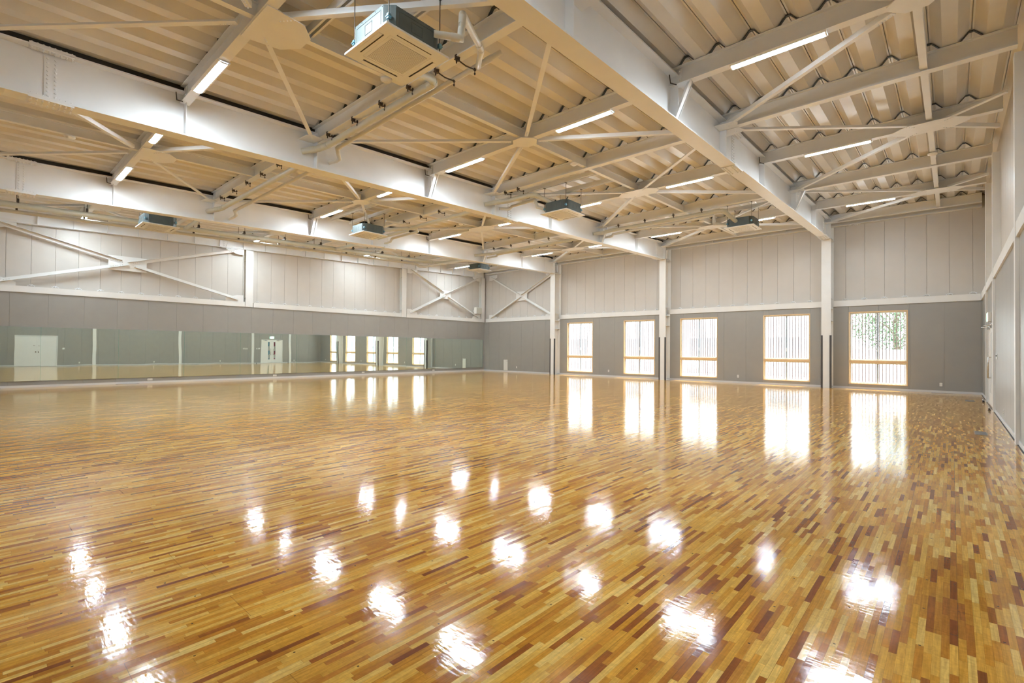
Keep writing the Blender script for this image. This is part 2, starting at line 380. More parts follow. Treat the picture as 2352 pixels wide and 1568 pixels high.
# the outer roof skin over it closes the roof against the sky
mb.hexa([(-.36, y0, ZR(y0, 6.97)), (W+.24, y0, ZR(y0, 6.97)), (W+.24, y1, ZR(y1, 6.97)), (-.36, y1, ZR(y1, 6.97)), (-.36, y0, ZR(y0, 7.0)), (W+.24, y0, ZR(y0, 7.0)), (W+.24, y1, ZR(y1, 7.0)), (-.36, y1, ZR(y1, 7.0))])
struct(mb.build('ceiling', 'deck'))

# ------------------------------------------------------------------ main girders
GB, GT = 5.835, 6.63
def girder(gi):
    X = GX[gi]; ya, yb = YB+.02, -.52
    mb = MB(); mb.hbeam((X, ya, ZR(ya, GB)), (X, yb, ZR(yb, GB)), GT-GB, .30, .022, .014)
    g = mb.build('roof_girder', 'steel'); tag(g, 'white steel girder, '+GN[gi]+', carrying the cross beams', 'girder', 'main girders across the roof')
    for r in ROWS[1:]:
        for s_ in (-1, 1):
            m2 = MB(); m2.hexa([(X+s_*.008, r-.006, ZR(r, GB+.022)), (X+s_*.145, r-.006, ZR(r, GB+.022)), (X+s_*.145, r+.006, ZR(r, GB+.022)), (X+s_*.008, r+.006, ZR(r, GB+.022)),
                      (X+s_*.008, r-.006, ZR(r, GT-.022)), (X+s_*.145, r-.006, ZR(r, GT-.022)), (X+s_*.145, r+.006, ZR(r, GT-.022)), (X+s_*.008, r+.006, ZR(r, GT-.022))])
            m2.build('stiffener', 'steel', g)
    for ys in (-22.15, -11.55, -1.15):
        m2 = MB(); zc = ZR(ys, 0)
        for s_ in (-1, 1):
            x0, x1 = sorted((X+s_*.007, X+s_*.019)); m2.box(x0, x1, ys-.085, ys+.085, zc+GB+.07, zc+GT-.07)
            for c_ in (-.045, .045):
                for i in range(10): m2.bolt((X+s_*.019, ys+c_, zc+GB+.11+i*.0635), (s_, 0, 0), .017, .016)
        for zz, dz in ((GB, -1), (GT, 1)):
            z0 = zc+zz+(-.014 if dz < 0 else 0); m2.box(X-.148, X+.148, ys-.26, ys+.26, z0-.008, z0+.02)
            zi = zc+zz+(.022 if dz < 0 else -.04)
            for s_ in (-1, 1):
                x0, x1 = sorted((X+s_*.03, X+s_*.145)); m2.box(x0, x1, ys-.26, ys+.26, zi-.004, zi+.02)
                for c_ in (.06, .115):
                    for i in range(8):
                        yy = ys-.23+i*.0655
                        m2.bolt((X+s_*c_, yy, z0+(-.008 if dz < 0 else .02)), (0, 0, dz), .015, .018)
                        m2.bolt((X+s_*c_, yy, zi+(.02 if dz < 0 else -.004)), (0, 0, -dz), .015, .018)
        m2.build('splice_plate', 'steel', g)
    m3 = MB(); m3.hexa([(X-.05, ya, ZR(ya, GT)), (X+.05, ya, ZR(ya, GT)), (X+.05, yb, ZR(yb, GT)), (X-.05, yb, ZR(yb, GT)), (X-.05, ya, ZR(ya, 6.75)), (X+.05, ya, ZR(ya, 6.75)), (X+.05, yb, ZR(yb, 6.75)), (X-.05, yb, ZR(yb, 6.75))])  # added dark strip: shade of the open gap between girder and deck
    c = m3.build('gap_shade_strip', 'dark', g); c['label'] = 'dark strip standing for shade in the gap under the deck'
    return g
for gi in range(3): girder(gi)

# edge beams on top of the side walls
def edge_beam(name, a, b, zb, depth, label, sides, nst):
    a, b = V(a), V(b); mb = MB(); A = V((a.x, a.y, ZR(a.y, zb))); B = V((b.x, b.y, ZR(b.y, zb)))
    mb.hbeam(A, B, depth, .2, .014, .01); o = mb.build(name, 'steel'); tag(o, label, 'beam')
    d = (B-A); su = d.cross(V((0, 0, 1))).normalized()
    for i in range(1, nst):
        p = A+d*(i/nst); q = d.normalized()*.006
        m2 = MB(); m2.bar(p-q, p+q, su, V((0, 0, 1)), .006*sides if sides > 0 else -.097, .097 if sides > 0 else -.006, .014, depth-.014); m2.build('stiffener', 'steel', o)
    for f in ((.09, .38, .66, .93) if nst > 12 else (.05, .27, .32, .55, .6, .8, .85)):
        p = A+d*f; q = d.normalized(); m2 = MB()
        m2.bar(p-q*.2, p+q*.2, su, V((0, 0, 1)), -.098, .098, -.014, 0)
        for i in range(6):
            for c_ in (-.07, .07): m2.bolt(p+q*(-.16+i*.064)+su*c_+V((0, 0, -.014)), (0, 0, -1), .014, .02)
        if nst > 12:
            s2 = 1 if sides > 0 else -1
            m2.bar(p-q*.1, p+q*.1, su, V((0, 0, 1)), *sorted((.005*s2, .018*s2)), .05, depth-.05)
            for c_ in (-.06, .06):
                for i in range(6): m2.bolt(p+q*c_+su*.018*s2+V((0, 0, .1+i*.075)), su*s2, .015, .015)
        m2.build('splice_plate', 'steel', o)
    return o
edge_beam('edge_beam', (-.09, YB+.02, 0), (-.09, -.02, 0), 6.17, .55, 'white steel edge beam along the top of the mirror wall', 1, 27)
edge_beam('edge_beam', (.0, .045, 0), (W, .045, 0), 6.385, .34, 'white steel edge beam along the top of the window wall', 1, 8)

# ------------------------------------------------------------------ cross beams, bridging joists
BB, BT = 6.44, 6.74
BX = []
for bi, (xa, xb) in enumerate(BAYS):
    BX.append((xa+(.0 if bi == 0 else .012), xb-(.02 if bi == 3 else .012)))
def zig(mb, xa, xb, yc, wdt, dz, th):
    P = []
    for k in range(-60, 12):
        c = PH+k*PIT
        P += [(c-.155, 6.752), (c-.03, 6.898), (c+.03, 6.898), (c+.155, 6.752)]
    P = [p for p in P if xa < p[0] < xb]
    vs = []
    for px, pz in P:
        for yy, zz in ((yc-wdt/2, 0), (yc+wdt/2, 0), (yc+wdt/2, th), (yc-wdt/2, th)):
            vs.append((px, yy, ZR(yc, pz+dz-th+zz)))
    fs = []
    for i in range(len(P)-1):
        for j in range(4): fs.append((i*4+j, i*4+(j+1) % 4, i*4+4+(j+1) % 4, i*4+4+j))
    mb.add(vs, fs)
for ri, r in enumerate(ROWS):
    for bi in range(4):
        xa, xb = BX[bi]; mb = MB(); mb.hbeam((xa, r, ZR(r, BB)), (xb, r, ZR(r, BB)), BT-BB, .15, .012, .008)
        o = mb.build('roof_beam', 'steel')
        kind = 'white cross beam with tube lights' if ri in (1, 3, 5, 7) else 'white plain cross beam'
        tag(o, f'{kind}, {ORD[ri]} row from windows, {BAYN[bi]}', 'beam', 'cross beams between the girders')
        m2 = MB(); zig(m2, xa+.05, xb-.03, r, .05, -.004, .012); c = m2.build('tight_frame', 'frame', o); c['label'] = 'dark zigzag strip under the roof deck'
        m2 = MB()
        for xe, s_ in ((xa, 1), (xb, -1)):
            if (bi == 0 and s_ == 1) or (bi == 3 and s_ == -1): continue
            x0, x1 = sorted((xe, xe+s_*.2)); m2.box(x0, x1, r-.018, r-.006, ZR(r, BB+.03), ZR(r, BT-.03))
            for i in range(4): m2.bolt((xe+s_*.16, r-.018, ZR(r, BB+.07+i*.053)), (0, -1, 0), .015, .014)
        m2.build('end_plate', 'steel', o)
        if ri in (3, 5, 7) and bi > 0:
            c = MB().tube([(xa+.02, r-.13, ZR(r, 6.72)), (xa+.035, r-.14, ZR(r, 6.6)), (xa+.05, r-.13, ZR(r, 6.46)), (xa+.13, r-.06, ZR(r, 6.43))], .009, 6).build('conduit', 'clamp', o); c['label'] = 'dark cable looped over the beam end'
for bi in range(4):
    X = MID[bi]
    for ri in range(len(ROWS)-1):
        ya, yb = ROWS[ri+1]+.01, ROWS[ri]-.01
        mb = MB(); mb.hbeam((X, ya, ZR(ya, 6.475)), (X, yb, ZR(yb, 6.475)), .2, .1, .01, .007)
        for s_, ye in ((1, ya), (-1, yb)): mb.box(X-.06, X-.05, min(ye, ye+s_*.12), max(ye, ye+s_*.12), ZR(ye, 6.52), ZR(ye, 6.64))
        o = mb.build('bridging_joist', 'steel')
        tag(o, f'white short joist between {ORD[ri]} and {ORD[ri+1]} beam rows from windows, {BAYN[bi]}', 'joist', 'short joists at mid bay')

# ------------------------------------------------------------------ roof cross braces
LR = [1, 3, 5, 7]
for bi in range(4):
    xa, xb = BX[bi]; cx = MID[bi]
    for li, ri in enumerate(LR):
        yc = ROWS[ri]; root = empty('cross_brace', (cx, yc, ZR(yc, BB)))
        tag(root, f'white diagonal roof bracing with bolted centre plate, {ORD[li]} cross from windows, {BAYN[bi]}', 'brace', 'diagonal bracing under the roof')
        gp = MB(); zp = BB-.014
        if li == 3: poly = [(-.46, -.06), (.46, -.06), (.46, .05), (.40, .46), (.16, .66), (-.16, .66), (-.40, .46), (-.46, .05)]
        elif li == 2: poly = [(-.30, -.05), (-.12, -.26), (.12, -.26), (.30, -.05), (.30, .05), (.12, .26), (-.12, .26), (-.30, .05)]
        else: poly = [(-.62, -.09), (-.36, -.34), (.36, -.34), (.62, -.09), (.62, .09), (.36, .34), (-.36, .34), (-.62, .09)]
        gp.prism([(cx+px, yc+py, ZR(yc+py, zp)) for px, py in poly], (0, 0, .012))
        for yn, sy in ((ROWS[ri-1], 1), (ROWS[ri+1], -1)):
            for sx in (-1, 1):
                full = (xb if sx > 0 else xa) if not (bi == 3 and sx > 0) else 26.15
                p1 = V((full-sx*.22, yn-sy*.16, 0)); p0 = V((cx, yc, 0)); d = (p1-p0)
                if bi == 3 and sx > 0:
                    p1 = p0+d*((W-.03-cx)/d.x); d = p1-p0
                u_ = d.normalized(); a = p0+u_*.30; e_ = p1
                a = V((a.x, a.y, ZR(a.y, BB-.002))); e2 = V((e_.x, e_.y, ZR(e_.y, BB-.002 if not (bi == 3 and sx > 0) else BB-.002)))
                ang = MB(); ang.angle(a, e2, .08, .009, (0, 0, 1), sx*sy); part(ang, 'brace_arm', 'steel', root)
                for i in range(5):
                    q = p0+u_*(.32+i*.05); gp.bolt((q.x, q.y, ZR(q.y, zp)), (0, 0, -1), .012, .013)
                if not (bi == 3 and sx > 0):
                    cg = MB(); z_ = ZR(yn, BB-.014)
                    gpts = [(full, yn-sy*.02), (full, yn-sy*.36), (p1.x-u_.x*.2+u_.y*.07, p1.y-u_.y*.2-u_.x*.07), (p1.x-u_.x*.2-u_.y*.07, p1.y-u_.y*.2+u_.x*.07), (full-sx*.36, yn-sy*.02)]
                    mx_, my_ = sum(p[0] for p in gpts)/5, sum(p[1] for p in gpts)/5; gpts.sort(key=lambda p: math.atan2(p[1]-my_, p[0]-mx_))
                    cg.prism([(px, py, ZR(py, BB-.014)) for px, py in gpts], (0, 0, .01))
                    for i in range(4):
                        q = p1-u_*(.02+i*.05); cg.bolt((q.x, q.y, ZR(q.y, BB-.014)), (0, 0, -1), .011, .012)
                    part(cg, 'corner_gusset', 'steel', root)
        part(gp, 'centre_plate', 'steel', root)
# knee braces from the girders' bottom flange to the cross beams
for gi in range(3):
    for ri in (2, 5):
        r = ROWS[ri]; X = GX[gi]
        mb = MB(); mb.angle((X+.10, r-.012, ZR(r, GB+.025)), (X+.36, r-.012, ZR(r, BB)), .085, .009, (0, -1, 0), 1)
        mb.angle((X+.10, r+.012, ZR(r, GB+.025)), (X+.36, r+.012, ZR(r, BB)), .085, .009, (0, 1, 0), 1)
        o = mb.build('knee_brace', 'steel'); tag(o, f'short slanted white strut beside {GN[gi]}, {ORD[ri]} beam row from windows', 'strut', 'slanted struts at the girders')

# ------------------------------------------------------------------ columns on the window wall
for gi, X in enumerate(GX):
    root = empty('steel_column', (X, -.2, 0)); zt = 6.38
    tag(root, 'white steel column with dark corner guards, '+['between the blank grey wall and first window', 'between second and third windows', 'between the two widest-looking windows'][gi], 'column', 'columns along the window wall')
    mb = MB(); mb.box(X-.16, X+.16, -.515, -.495, 0, ZR(-.5, GB)+.005); mb.box(X-.16, X+.16, .10, .12, ZRAIL, zt); mb.box(X-.16, X+.16, -.008, -.001, .0, ZRAIL)
    mb.box(X-.008, X+.008, -.495, -.008, 0, 5.9); mb.box(X-.008, X+.008, -.008, .1, ZRAIL, zt)
    for z in (2.62, 3.10, 3.50, 5.86): mb.box(X-.155, X-.008, -.495, -.01, z, z+.012); mb.box(X+.008, X+.155, -.495, -.01, z, z+.012)
    mb.box(X-.16, X+.16, -.52, .1, 5.80, 5.83); mb.box(X-.16, X+.16, -.52, -.5, 5.83, 6.60)
    part(mb, 'column_shaft', 'steel2', root)
    for s_ in (-1, 1):
        g2 = MB(); x0, x1 = sorted((X+s_*.175, X+s_*.115)); g2.box(x0, x1, -.53, -.515, 0, 2.06); x0, x1 = sorted((X+s_*.175, X+s_*.16)); g2.box(x0, x1, -.515, -.45, 0, 2.06)
        c = part(g2, 'corner_guard', 'guard', root); c['label'] = 'dark grey corner guard'
    bp_ = MB(); bp_.box(X-.17, X+.17, -.50, -.02, 0, .012); part(bp_, 'base_plate', 'steel2', root)

# columns above the rail on the mirror wall
for i, y in enumerate([-.16, -6.45, -14.68, -22.9]):
    root = empty('wall_column', (0, y, ZRAIL)); top = ZR(y, 6.15)
    tag(root, ['white steel post in the far corner above the rail', 'white steel post above mirror wall rail, second from the corner', 'white steel post above mirror wall rail, third from the corner', 'white steel post above mirror wall rail, fourth from the corner'][i], 'column', 'posts above the mirror wall')
    mb = MB(); hw = .155; mb.box(.005, .022, y-hw, min(y+hw, -.005), ZRAIL, top); mb.box(-.195, -.178, y-hw, min(y+hw, .1), ZRAIL, top); mb.box(-.178, .005, y-.008, y+.008, ZRAIL, top)
    for z in (3.32, 3.60, top-.5, top-.02): mb.box(-.178, .005, y-hw+.004, y+min(hw, .15)-.004, z, z+.012)
    part(mb, 'post_shaft', 'steel2', root)
    cp = MB()
    for z in (3.58, top-.5): cp.box(.002, .028, y-hw-.006, min(y+hw+.006, -.002), z, z+.03)
    part(cp, 'joint_band', 'steel2', root)
# columns on the right wall
for i, y in enumerate(RCOL):
    mb = MB(); mb.hexa([(W-.045, y-.1, 0), (W+.1, y-.1, 0), (W+.1, y+.1, 0), (W-.045, y+.1, 0), (W-.045, y-.1, ZR(y, 6.42)), (W+.1, y-.1, ZR(y, 6.42)), (W+.1, y+.1, ZR(y, 6.42)), (W-.045, y+.1, ZR(y, 6.42))])
    o = mb.build('wall_column', 'steel2'); origin(o, (W, y, 0))
    tag(o, f'white full-height post on the door wall, {ORD[i]} from the window wall', 'column', 'posts on the door wall')

# ------------------------------------------------------------------ wall rails with panel clips
def clip(mb, c, ax, n):
    c = V(c)
    mb.tube([c-ax*.1, c+ax*.1], .008, 6); mb.tube([c-ax*.09+V((0, 0, -.035)), c-ax*.03+V((0, 0, .03)), c+ax*.03+V((0, 0, .03)), c+ax*.09+V((0, 0, -.035))], .009, 6)
    mb.bolt(c+n*.004, n, .024, .02)
def rail(a0, a1, axis, label, seams):
    mb = MB()
    if axis == 'x': mb.box(a0, a1, -.035, -.021, ZRAIL, ZRT); mb.box(a0, a1, -.021, .15, ZRT-.05, ZRT-.036); mb.box(a0, a1, -.021, .15, ZRAIL, ZRAIL+.014); mb.box(a0, a1, .05, .06, ZRAIL, ZRT-.05)
    elif axis == 'l': mb.box(.021, .035, a0, a1, ZRAIL, ZRT-.02); mb.box(-.2, .021, a0, a1, ZRT-.07, ZRT-.056); mb.box(-.2, .021, a0, a1, ZRAIL, ZRAIL+.014)
    else: mb.box(W-.035, W-.021, a0, a1, ZRAIL, ZRT); mb.box(W-.021, W+.1, a0, a1, ZRT-.05, ZRT-.036); mb.box(W-.021, W+.1, a0, a1, ZRAIL, ZRAIL+.014)
    o = mb.build('wall_rail', 'steel2'); tag(o, label, 'rail', 'rails between grey and white wall')
    for s_ in seams:
        if s_ < a0+.15 or s_ > a1-.15: continue
        m2 = MB()
        if axis == 'x': clip(m2, (s_, .10, ZRT+.05), V((1, 0, 0)), V((0, -1, 0)))
        elif axis == 'l': clip(m2, (-.15, s_, ZRT+.03), V((0, 1, 0)), V((1, 0, 0)))
        else: clip(m2, (W+.06, s_, ZRT+.05), V((0, 1, 0)), V((-1, 0, 0)))
        m2.build('panel_clip', 'steel', o)
sx = [.58+i*.6085 for i in range(39)]; sy = [-24.62+i*.6085 for i in range(41)]
for i, (a, c) in enumerate([(.15, GX[0]-.17), (GX[0]+.17, GX[1]-.17), (GX[1]+.17, GX[2]-.17), (GX[2]+.17, W-.04)]):
    rail(a, c, 'x', 'white rail on window wall, '+['over the blank grey wall in the corner', 'over the first and second windows', 'over the third and fourth windows', 'over the rightmost window'][i], sx)
for i, (a, c) in enumerate([(-6.28, -.33), (-14.5, -6.62), (-22.73, -14.86), (YB, -23.07)]):
    rail(a, c, 'l', 'white rail over the mirror wall, '+['segment nearest the corner', 'segment with no brace above', 'segment under the long crossed braces', 'segment at the left frame edge'][i], sy)
ry = [-.0]+RCOL+[YB]
for i in range(6):
    rail(ry[i+1]+.1 if i < 5 else YB, ry[i]-(.1 if i else .04), 'r', f'white rail on the door wall, {ORD[i]} segment from window wall', [YB+.2+k*.6085 for k in range(42)])

# ------------------------------------------------------------------ crossed wall braces
def wall_brace(pts, nrm, off, label, psz):
    """pts: two diagonals ((a,z),(a,z)); nrm 'x' for mirror wall, 'y' for window wall"""
    P = (lambda a, z, o=0: V((off+o, a, z))) if nrm == 'x' else (lambda a, z, o=0: V((a, off-o, z)))
    n = V((1, 0, 0)) if nrm == 'x' else V((0, -1, 0))
    (a0, a1), (b0, b1) = pts
    # crossing point
    da = (a1[0]-a0[0], a1[1]-a0[1]); db = (b1[0]-b0[0], b1[1]-b0[1])
    t = ((b0[0]-a0[0])*db[1]-(b0[1]-a0[1])*db[0])/(da[0]*db[1]-da[1]*db[0]); cx, cz = a0[0]+da[0]*t, a0[1]+da[1]*t
    root = empty('wall_brace', P(cx, cz)); tag(root, label, 'brace', 'crossed braces on the upper walls')
    g = MB(); w_, h_ = psz
    pl = [P(cx+sx_*w_, cz+sz_*h_) for sx_, sz_ in ((-1, -1), (1, -1), (1, 1), (-1, 1))]; g.prism(pl, n*.012)
    for (p, q) in ((a0, a1), (b0, b1)):
        d = V((q[0]-p[0], q[1]-p[1])).normalized()
        for sg in (-1, 1):
            end = p if sg < 0 else q
            st = (cx+d.x*sg*(.20 if p == a0 else 0), cz+d.y*sg*(.20 if p == a0 else 0))
            ang = MB(); ang.angle(P(*st, .013), P(*end, .013), .115, .011, n, 1 if p == a0 else -1); part(ang, 'brace_arm', 'steel2', root)
            for i in range(6):
                c = P(cx+d.x*sg*(.17+i*.07), cz+d.y*sg*(.17+i*.07), .024); ang2 = g.bolt(c, n, .014, .02)
            cg = MB(); ex, ez = end; hs = 1 if ex > cx else -1; vs = 1 if ez > cz else -1
            cg.prism([P(ex+hs*.22, ez+vs*.16), P(ex+hs*.22, ez-vs*.18), P(ex-hs*.05, ez-vs*.18), P(ex-hs*.5, ez-vs*.02), P(ex-hs*.5, ez+vs*.16)], n*.01)
            for i in range(6): cg.bolt(P(ex-d.x*sg*(.02+i*.07), ez-d.y*sg*(.02+i*.07), .024), n, .013, .02)
            part(cg, 'corner_gusset', 'steel2', root)
    part(g, 'centre_plate', 'steel2', root)
wall_brace((((-22.45, 5.45), (-15.12, 3.52)), ((-22.45, 3.52), (-15.12, 5.66))), 'x', -.04, 'long white crossed braces high on the mirror wall, left of the picture', (.58, .27))
wall_brace((((-6.0, 5.93), (-.58, 3.52)), ((-6.0, 3.52), (-.58, 6.06))), 'x', -.04, 'white crossed braces high on the mirror wall beside the far corner', (.42, .26))
wall_brace((((.6, 6.12), (5.62, 3.5)), ((.6, 3.5), (5.62, 5.9))), 'y', .06, 'white crossed braces high on the window wall over the blank grey wall', (.45, .29))

# ------------------------------------------------------------------ windows
for i, (a, c) in enumerate(WINS):
    mb = MB(); t = .028; y0, y1 = -.012, .2
    mb.box(a-.002, a+t, y0, y1, ZWB, ZWT); mb.box(c-t, c+.002, y0, y1, ZWB, ZWT); mb.box(a+t, c-t, y0, y1, ZWT-t, ZWT+.002); mb.box(a+t, c-t, y0, y1, ZWB-.002, ZWB+t)
    r = struct(mb.build(f'window_{i+1}', 'wood')); r['label'] = 'pale wood casing'
    tm = MB(); tm.box(a+t, c-t, -.008, .2, ZT0, ZT1); tm.build('transom', 'wood', r)
    sh = MB(); xm = (a+c)/2; e_ = .045
    for z0, z1 in ((ZWB+t, ZT0), (ZT1, ZWT-t)):
        sh.box(a+t, a+t+e_, .1, .15, z0, z1); sh.box(c-t-e_, c-t, .1, .15, z0, z1); sh.box(a+t+e_, c-t-e_, .1, .15, z0, z0+e_); sh.box(a+t+e_, c-t-e_, .1, .15, z1-e_, z1)
    s_ = sh.build('sash', 'sash', r); s_['label'] = 'white sash frame'
    mu = MB(); mu.box(xm-.028, xm+.028, .095, .155, ZT1+e_, ZWT-t-e_); mu.box(xm-.028, xm+.028, .095, .155, ZWB+t+e_, ZT0-e_); q = mu.build('mullion', 'mull', r); q['label'] = 'grey blue centre mullion'
    for z0, z1 in ((ZWB+t+e_, ZT0-e_), (ZT1+e_, ZWT-t-e_)):
        for x0, x1 in ((a+t+e_, xm-.028), (xm+.028, c-t-e_)):
            MB().box(x0, x1, .122, .128, z0, z1).build('pane', 'glass', r)
    hd = MB(); hd.box(xm-.012, xm+.012, .06, .095, 1.42, 1.58); hd.build('latch', 'sash', r)
    # vertical slat screen outside
    root = empty('slat_screen', (xm, .55, 0)); tag(root, 'screen of thin vertical brown slats outside the '+ORD[i]+' window from the mirrors', 'screen', 'slat screens outside the windows')
    for k in range(18):
        x = a-.06+k*.107
        part(MB().box(x-.015, x+.015, .56, .582, .02, 3.3), 'slat', 'slat', root)
    for z in (.1, 3.18): part(MB().box(a-.1, c+.12, .582, .607, z, z+.035), 'slat_rail', 'slat', root)

# ------------------------------------------------------------------ mirrors
cuts = [(-.17, -4.18, .0)]
yy = -4.185
for wdt, th in ((2.1, .95), (2.1, .75), (2.1, .6), (2.08, .6), (2.46, .75), (2.1, .75), (2.1, .75), (2.1, .75), (2.1, .75)):
    cuts.append((yy, yy-wdt+.004, th)); yy -= wdt
for i, (ya, yb, th) in enumerate(cuts):
    if yb < YB: break
    L = abs(yb-ya); yc = (ya+yb)/2
    mb = MB(); mb.box(-.003, .003, -L/2, L/2, 0, 1.83); o = mb.build('wall_mirror', 'mirror'); o.location = (.024, yc, .217)
    o.rotation_euler = (0, 0, math.radians(-th))
    tag(o, f'frameless wall mirror sheet over the outlets, {ORD[i]} sheet from the far corner', 'mirror', 'mirror sheets on the left wall')
    ed = MB(); ed.box(-.0045, .0045, L/2, L/2+.004, 0, 1.83); e2 = ed.build('mirror_edge', 'medge', o); e2['label'] = 'green glass edge'

# ------------------------------------------------------------------ doors
def door(nm, d, ang, slits):
    y0, y1, zt = d; ym = (y0+y1)/2
    mb = MB(); x0, x1 = W-.02, W+.05
    mb.box(x0, x1, y0, y0+.045, 0, zt); mb.box(x0, x1, y1-.045, y1, 0, zt); mb.box(x0, x1, y0+.045, y1-.045, zt-.045, zt)
    r = struct(mb.build(nm, 'door'))
    for s_ in (-1, 1):
        a, c = sorted((ym+s_*.003, ym+s_*((y1-y0)/2-.047)))
        lf = MB()
        if slits:
            sa, sb = sorted((ym+s_*.19, ym+s_*.33))
            for b0, b1 in ((a, sa), (sb, c)): lf.box(W+.0, W+.04, b0, b1, .008, zt-.048)
            lf.box(W, W+.04, sa, sb, .008, .34); lf.box(W, W+.04, sa, sb, 1.95, zt-.048)
        else: lf.box(W, W+.04, a, c, .008, zt-.048)
        L = lf.build('door_leaf', 'door', r)
        if slits:
            MB().box(W+.018, W+.024, sa, sb, .34, 1.95).build('pane', 'glass', L)
            hy = ym+s_*.12
            h = MB(); h.tube([(W, hy, .76), (W-.055, hy, .76), (W-.055, hy, 1.30), (W, hy, 1.30)], .012, 8); h.build('door_handle', 'chrome', L)
            h = MB(); h.box(W-.05, W, ym+s_*.55-.12, ym+s_*.55+.12, zt-.12, zt-.06); h.tube([(W-.03, ym+s_*.5, zt-.05), (W-.16, ym+s_*.68, zt-.05), (W-.02, ym+s_*.84, zt-.04)], .01, 6); h.build('door_closer', 'chrome', L)
        else:
            h = MB(); hy = ym+s_*.07; h.box(W-.006, W, hy-.03, hy+.03, .96, 1.06); h.build('flush_pull', 'chrome', L)
            h = MB(); hy = ym+s_*.12; h.box(W-.01, W, hy-.05, hy+.05, 1.43, 1.445); h.build('door_bolt', 'clamp', L)
    if slits:
        # hallway glimpsed through the slits: a printed banner behind each leaf
        for s_, mt, lb in ((-1, 'poster_b', 'blue banner'), (1, 'poster_r', 'plum red banner')):
            m2 = MB(); yc = ym+s_*.26
            m2.prism([(W+.10, yc-.1, 1.45), (W+.10, yc+.1, 1.6), (W+.10, yc+.1, 2.0), (W+.10, yc-.1, 2.0)], (.01, 0, 0))
            m2.prism([(W+.10, yc-.1, .66), (W+.10, yc+.1, .86), (W+.10, yc+.1, 1.14), (W+.10, yc-.1, 1.14)], (.01, 0, 0)); m2.box(W+.10, W+.11, yc-.1, yc+.1, .33, .42)
            q = m2.build('slit_print', mt, r); q['label'] = lb
        MB().box(W+.12, W+.14, y0, y1, 0, zt).build('door_backing', 'exitback', r)
    else: MB().box(W+.05, W+.07, y0, y1, 0, zt).build('door_backing', 'door', r)
    return r
MT['exitback'] = paint('white_hall', (.85, .85, .85), .6)
door('door_1', D1, 0, True); door('door_2', D2, 0, False)
# exit sign
ys, zs = -4.86, 2.36
root = empty('exit_sign', (W, ys, zs-.12)); tag(root, 'green and white exit sign box above the double door with glass slits', 'exit sign')
part(MB().box(W-.07, W, ys-.22, ys+.22, zs-.125, zs+.125), 'sign_box', 'plastic', root, .006)
part(MB().box(W-.076, W-.07, ys-.205, ys+.205, zs-.11, zs+.11), 'sign_face', 'exitw', root)
g = MB()
for a, c in ((-.205, -.12), (.12, .205)): g.box(W-.08, W-.076, ys+a, ys+c, zs-.11, zs+.11)
# running figure: head, body, limbs
g.prism([(W-.076, ys+.03+.022*math.cos(k*math.pi/4), zs+.07+.022*math.sin(k*math.pi/4)) for k in range(8)], (-.004, 0, 0))
for p, q in (((.02, .045), (-.02, -.01)), ((.02, .04), (.065, .01)), ((.01, .03), (-.045, .035)), ((-.02, -.01), (.02, -.045)), ((.02, -.045), (.005, -.095)), ((-.02, -.01), (-.07, -.05))):
    a, c = V((W-.078, ys+p[0], zs+p[1])), V((W-.078, ys+q[0], zs+q[1])); u_ = (c-a).normalized(); g.bar(a, c, u_.cross(V((1, 0, 0))), V((1, 0, 0)), -.011, .011, -.002, .002)
part(g, 'sign_pictogram', 'exitg', root)['label'] = 'green bands and running figure'

# ------------------------------------------------------------------ outlets, switches, small wall fittings
def plate(nm, loc, ax, w_, h_, label, cat, detail, group=None):
    """ax: +x (mirror wall), -x (door wall), -y (window wall)"""
    x, y, z = loc; root = empty(nm, loc); tag(root, label, cat, group)
    def bx(mb, u0, u1, z0, z1, d0, d1):
        if ax == '+x': mb.box(x+d0, x+d1, y+u0, y+u1, z+z0, z+z1)
        elif ax == '-x': mb.box(x-d1, x-d0, y+u0, y+u1, z+z0, z+z1)
        else: mb.box(x+u0, x+u1, y-d1, y-d0, z+z0, z+z1)
        return mb
    part(bx(MB(), -w_/2, w_/2, -h_/2, h_/2, 0, .009), 'cover_plate', 'plastic', root, .002)
    if detail == 'outlet':
        for s_ in (-1, 1):
            for dz in ((-.02, .02) if w_ < .1 else (0,)):
                u = s_*.008 if w_ < .1 else s_*.035
                for e in ((0,) if w_ < .1 else (-.008, .008)):
                    part(bx(MB(), u+e-.003, u+e+.003, dz-.008, dz+.008, .009, .0095), 'socket_slot', 'slot', root)
    elif detail == 'switch': part(bx(MB(), -w_*.3, w_*.3, -h_*.3, h_*.3, .009, .013), 'rocker', 'panelw', root)
    elif detail == 'control': part(bx(MB(), -w_*.32, w_*.32, 0, h_*.3, .009, .012), 'display', 'slot', root)
    return root
for i, (y, z) in enumerate([(-4.27, .135), (-8.99, .14), (-13.53, .14), (-18.24, .14)]):
    plate('power_outlet', (0, y, z), '+x', .16, .075, f'white double outlet under the mirrors, {ORD[i]} from the far corner', 'outlet', 'outlet', 'outlets under the mirrors')
for i, (x, z) in enumerate([(2.9, .31), (9.48, .31), (16.07, .30), (22.87, .29)]):
    plate('power_outlet', (x, 0, z), '-y', .075, .12, 'white outlet low on the window wall, '+['beside the white access panel', 'between first and second windows', 'between third and fourth windows', 'right of the rightmost window'][i], 'outlet', 'outlet', 'outlets on the window wall')
for i, y in enumerate([-2.8, -9.1, -13.8, -18.25]):
    plate('power_outlet', (W, y, .22), '-x', .075, .12, f'white outlet low on the door wall, {ORD[i]} from the window wall', 'outlet', 'outlet', 'outlets on the door wall')
